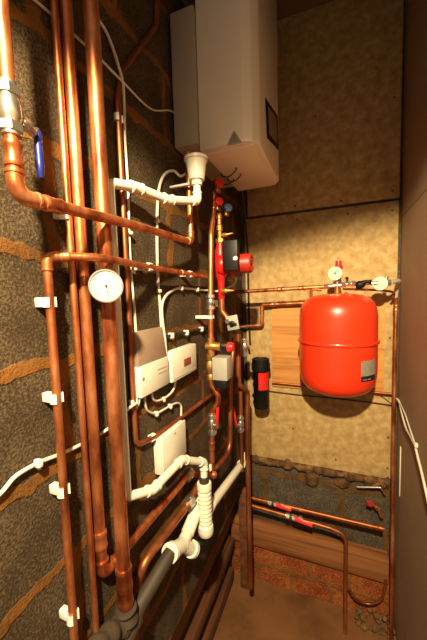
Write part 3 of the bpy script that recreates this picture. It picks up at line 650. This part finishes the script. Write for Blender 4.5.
c0z = K(338, 269.5).z; c1z = K(338, 260.5).z; hx = K(338.5, 265).x; hh = c1z-c0z
MB().lathe((hx, vc.y, c0z), (0, 0, 1), [(.015, 0), (.0185, .002), (.0185, hh*.4), (.0135, hh*.5), (.0125, hh-.002), (0, hh)], 12).build('red_cap', red_plastic, t, 'red ribbed cap')
# filling loop valves right
bk = thing('filling_valve', 'black handled filling valve right of the tank manifold', 'valve', K(352, 283.5))
m = MB(); m.hexn(K(347, 284), K(351, 283.6), .011); m.tube([K(346, 284), K(375, 283)], .0078, 14); m.hexn(K(351.5, 283.5), K(355.5, 283.5), .014); m.build('body', chrome, bk)
m = MB(); m.tube(smooth_path([K(356, 285.5, 1.46), K(361, 284.5, 1.455), K(366, 281.5, 1.45), K(371, 282, 1.45)]), [.0125+.006*math.sin(i*.35) for i in range(19)], 14); m.build('handle', black, bk)
m = MB(); m.cyl(K(347.5, 284), K(347, 278), .0045); m.lathe(K(347, 279), (0, 0, 1), [(.007, 0), (.007, .006), (.004, .009), (0, .009)], 14); m.build('vent_plug', black, bk)
rv = thing('pressure_regulator', 'pale round faced regulator at the right end of the pipe over the tank', 'valve', K(380, 284))
gn = V((-.15, -1, .1)).normalized(); gc = K(380, 283.5, 1.455)
MB().lathe(gc-gn*.02, gn, [(.012, 0), (.024, .004), (.029, .012), (.0305, .02), (.028, .023), (.021, .023), (.02, .021), (.01, .021), (.009, .025), (0, .025)], 28).build('face_cap', dial_face, rv)
m = MB(); m.tube([K(373, 283.3), K(391, 282.5)], .011, 18); m.hexn(K(387, 282.7), K(391, 282.5), .0145); m.cyl(K(386, 282.5), K(386.5, 276.5), .008); m.build('body', chrome, rv)
yr = 1.6
Rr = lambda px, py, y=yr: B(px, py, D-y)
hx = [K(391, 282.5), K(398, 281, 1.5), V((.752, 1.54, K(400, 282.5, 1.52).z)), V((.752, 1.575, K(399, 287, 1.56).z)), V((.752, 1.592, Rr(396.5, 297).z))]
tag(MB().tube(smooth_path(hx), .0098, 16).build('steel_hose', steel), 'bright bent hose between the regulator and the right corner pipe', 'hose')
xr = Rr(395.5, 330).x
pipe('long copper pipe standing in the right back corner', [hx[-1], (xr, yr, Rr(396, 305).z), (xr, yr, .95), (xr, yr-.045, .35), (xr, yr-.06, 0)], .0088, copper, bend=.03, sleeves=[(1, .02)])
tag(MB().tube(smooth_path([K(343, 289), K(360, 289.5, 1.5), K(382, 290.5, 1.54), K(394, 293, 1.57), (xr-.018, 1.6, Rr(394, 300).z)]), .0052, 12).build('copper_pipe', copper_dull), 'thin dull copper pipe curving behind the tank valves to the corner pipe', 'pipe')
# filter
fc = V((.131, 1.535, 0)); ft_, fb_ = B(262, 360, D-1.5).z, B(262, 411, D-1.5).z
t = thing('magnetic_filter', 'black cylindrical filter with a red label, left of the red tank', 'filter', (fc.x, fc.y, fb_))
hf = ft_-fb_
MB().lathe((fc.x, fc.y, fb_), (0, 0, 1), [(0, 0), (.03, .001), (.038, .006), (.041, .016), (.041, hf*.76), (.043, hf*.77)], 36).build('canister', black, t)
m = MB(); m.lathe((fc.x, fc.y, fb_+hf*.755), (0, 0, 1), [(.042, 0), (.0475, .004), (.0475, hf*.16), (.0455, hf*.165), (.0455, hf*.235), (.043, hf*.245), (.036, hf*.245), (.034, hf*.225), (0, hf*.225)], 36)
for k in range(20):
    a = 2*math.pi*k/20; m.box((fc.x+.0475*math.cos(a), fc.y+.0475*math.sin(a), fb_+hf*.84), (.003, .006, hf*.13), .0008, M.Rotation(a, 3, 'Z'))
m.build('screw_lid', black, t)
def flabel(a0, a1, z0, z1, r, mat, nm, par):
    m = MB(); rs = []; cc = V((fc.x, fc.y, fb_))
    for k in range(9):
        a = math.radians(a0+(a1-a0)*k/8); c = V((math.sin(a), -math.cos(a), 0)); rs.append([cc+c*(r-.0008)+V((0, 0, z0)), cc+c*r+V((0, 0, z0)), cc+c*r+V((0, 0, z1)), cc+c*(r-.0008)+V((0, 0, z1))])
    return m.rings(rs).build(nm, mat, par)
lb = flabel(-5, 78, hf*.41, hf*.745, .0417, red_plastic, 'red_label', t)
flabel(46, 56, hf*.46, hf*.53, .042, brass, 'label_mark', lb)
for sgn in (.25, .62):
    MB().tube([(fc.x-.038, fc.y, fb_+hf*sgn), (.098, fc.y-.01, fb_+hf*sgn)], .013, 14).build('port', black, t)
# dark pipe and cable behind tank
pipe('dark thin copper pipe crossing the back wall under the tank', [B(272, 382.5, .03), B(392, 394, .03)], .006, copper_dull)
cable('thin black cable crossing the back wall below the tank', [B(268, 391, .008), B(300, 395, .008), B(345, 399.5, .008), B(375, 403, .008), B(393, 405.5, .01)], .0032, black_rubber)
cable('thin dark wire slanting beside the corner pipe below the tank', [B(375, 391, .006), B(381, 396, .006), B(392, 404, .006)], .0016, black_rubber)

# ================================================================== LOW BACK WALL
def foamstrip():
    t = bmesh.new(); m = MB(); pts = []; rr = []
    x0, x1 = .05, .745
    for i in range(90):
        f = i/89; x = x0+(x1-x0)*f
        nz = noise.noise(V((x*14, 3, 1))); pts.append(V((x, D+.008+.006*nz, .775-.012+.014*noise.noise(V((x*9, 7, 2)))))); rr.append(.021+.02*noise.noise(V((x*22, 1, 5))))
    m.tube(pts, [max(.008, r) for r in rr], 18)
    for (px, py, r, sc) in [(312, 479, .037, (1, .6, 1.25)), (318, 470, .026, (1, .6, 1)), (343, 483, .026, (1.4, .6, .9)), (372, 483, .027, (1.3, .7, 1.)), (300, 466, .02, (1.2, .7, .8)), (383, 484, .018, (1, .8, 1.1)), (262, 462, .018, (1, .7, 1))]:
        p = B(px, py, -.008); m.ball(p, r, sc)
    for v in m.bm.verts:
        p = v.co; n_ = noise.noise_vector(p*38)*.009+noise.noise_vector(p*90)*.004; v.co = p+V((n_.x, n_.y*.8, n_.z))
    return m
tag(foamstrip().build('expanding_foam', foam), 'lumpy brown expanding foam bead along the bottom edge of the back board', 'foam')
# timber plate and batten
bz0, bz1 = B(300, 577).z, B(300, 553).z
tag(MB().span((-.09, D-.032, FZ-.004), (W-.03, D+.019, FT), .004).build('timber_batten', timber), 'rough orange timber rail along the back wall above the floor bricks', 'timber')
# pipes with red levers
y1_, y2_ = .1, .13
la, lb_ = B(252, 498, y1_), B(384, 529, y1_)
pipe('upper of two low copper pipes on the back wall, running to the right corner', [la, lb_], .0098, copper_dull, sleeves=[(0, .97)])
lc, ld_ = B(250, 505, y2_), B(330, 528, y2_)
turn = B(346, 534, y2_)
pipe('lower of two low copper pipes on the back wall, turning down to the floor', [lc, ld_, turn+V((0, 0, -.005)), (turn.x, turn.y, 0)], .0095, copper_dull, bend=[.03, .05])
def lowvalve(label, px, py, yo, a, b, lx):
    d = (b-a).normalized(); c = B(px, py, yo)
    return lever_valve(label, c, d, .0095, d+V((0, -.05, -.05)), (0, -.8, .45), red_plastic, chrome, lx, body=.08, lw=.019)
lowvalve('red lever valve on the upper low copper pipe', 276, 504, y1_, la, lb_, .085)
lowvalve('red lever valve on the lower low copper pipe', 294, 517.5, y2_, lc, ld_, .095)
# right corner bits
pipe('short bright stub pipe in the right corner under the foam', [B(357, 487, .02), B(381, 487.5, .03), B(385, 494, .03)], .0055, chrome, bend=.01, name='stub_pipe')
t = thing('garden_tap', 'dark red wheel headed tap in the right back corner', 'valve', B(371, 505, .04))
c_ = B(370, 503, .05); m = MB(); m.lathe(c_, (0, -1, .2), [(.004, -.02), (.005, 0), (.012, .001), (.0145, .004), (.0145, .009), (.012, .011), (0, .011)], 14)
for k in range(5):
    a = 2*math.pi*k/5; m.ball(c_+V((math.cos(a)*.014, -.005, math.sin(a)*.014)), .0055)
m.build('wheel', red_motor, t)
m = MB(); m.tube(smooth_path([c_+V((0, .015, 0)), B(378, 509, .035), B(382, 517, .035)]), .009, 14); m.hexn(B(376, 506, .036), B(379, 509, .036), .014); m.build('body', brass, t)
pipe('dull copper hook of pipe low in the right back corner', [B(349, 588, .1), B(356, 599, .08), B(370, 604, .07), B(382, 598, .07), B(386, 580, .06)], .0062, copper_dull, smooth=True)
# rubble
m = MB()
for k in range(46):
    x = random.uniform(.6, .77); y = random.uniform(1.56, 1.645); z = max(0, random.gauss(.03, .03))*(1 if y > 1.6 else .4); r = random.uniform(.006, .016)
    tt = bmesh.new(); bmesh.ops.create_icosphere(tt, subdivisions=2, radius=r)
    for v in tt.verts: v.co += noise.noise_vector(v.co*60+V((k*3, 0, 0)))*r*.5
    m.join(tt, None, (x, y, r*.6+z))
tag(m.build('mortar_rubble', rubble), 'crumbled mortar and stones heaped in the right back corner', 'rubble', kind='stuff')
# timber rails low along the left wall
def rail(label, x0, x1, z0, z1, ya=.2, yb=1.6):
    tag(MB().span((x0, ya, z0), (x1, yb, z1), .004).build('timber_rail', timber_y), label, 'timber')
rail('uppermost dark timber rail low along the left wall', -.1, -.055, .42, .5)
rail('middle dark timber rail low along the left wall', -.1, -.06, .22, .28)
rail('lowest dark timber rail at the floor along the left wall', -.1, -.07, 0, .08)
tag(MB().span((-.02, D-.085, 0), (.03, D-.04, .62), .003).build('timber_post', timber_y), 'short upright timber post in the back left corner', 'timber')

# ================================================================== RIGHT WALL
cable('loose white twin cable hanging down the right wall', [R(395, 398, .02), R(399, 401), R(401.5, 412), R(406, 428), R(411, 437), R(415, 446), R(418, 458), R(422, 474), R(430, 510)], .0042)
cable('second slack strand beside the loose white cable on the right wall', [R(400, 403), R(405, 414), R(409, 426), R(414, 441), R(416, 447)], .003)
t = tag(MB().box(R(416, 445, .008), (.012, .016, .016), .003).build('cable_clip', white), 'white cable clip on the right wall gripping the loose cable', 'cable clip')
a, b = R(401, 447, 0), R(400, 496, 0)
tag(MB().span((W-.004, a.y-.006, b.z), (W, a.y+.008, a.z), .0008).build('edge_strip', enamel), 'pale narrow strip upright on the right wall beside the corner pipe', 'trim strip')

# ================================================================== LIGHT, WORLD, CAMERA
sp = bpy.data.lights.new('hall_lamp', 'SPOT'); sp.energy = 330; sp.color = (1, .8, .47); sp.spot_size = math.radians(141.5); sp.spot_blend = .16; sp.shadow_soft_size = .03
so = bpy.data.objects.new('hall_lamp', sp); COL.objects.link(so); so.location = (.52, -.35, 2.47)
so.rotation_euler = V((.14, .16, -.977)).to_track_quat('-Z', 'Y').to_euler()
w = bpy.data.worlds.new('world'); S.world = w; w.use_nodes = True
bg = w.node_tree.nodes['Background']; bg.inputs[0].default_value = (1, .78, .52, 1); bg.inputs[1].default_value = .34
cam = bpy.data.cameras.new('camera'); co = bpy.data.objects.new('camera', cam); COL.objects.link(co); S.camera = co
cam.sensor_fit = 'VERTICAL'; cam.sensor_height = 36; cam.lens = F/640*36; cam.clip_start = .02
co.matrix_world = M.Translation(CAM)@M((CR, CU, -CF)).transposed().to_4x4()
S.view_settings.view_transform = 'Standard'; S.view_settings.look = 'None'; S.view_settings.gamma = 1; S.view_settings.use_curve_mapping = False
S.view_settings.exposure = 0
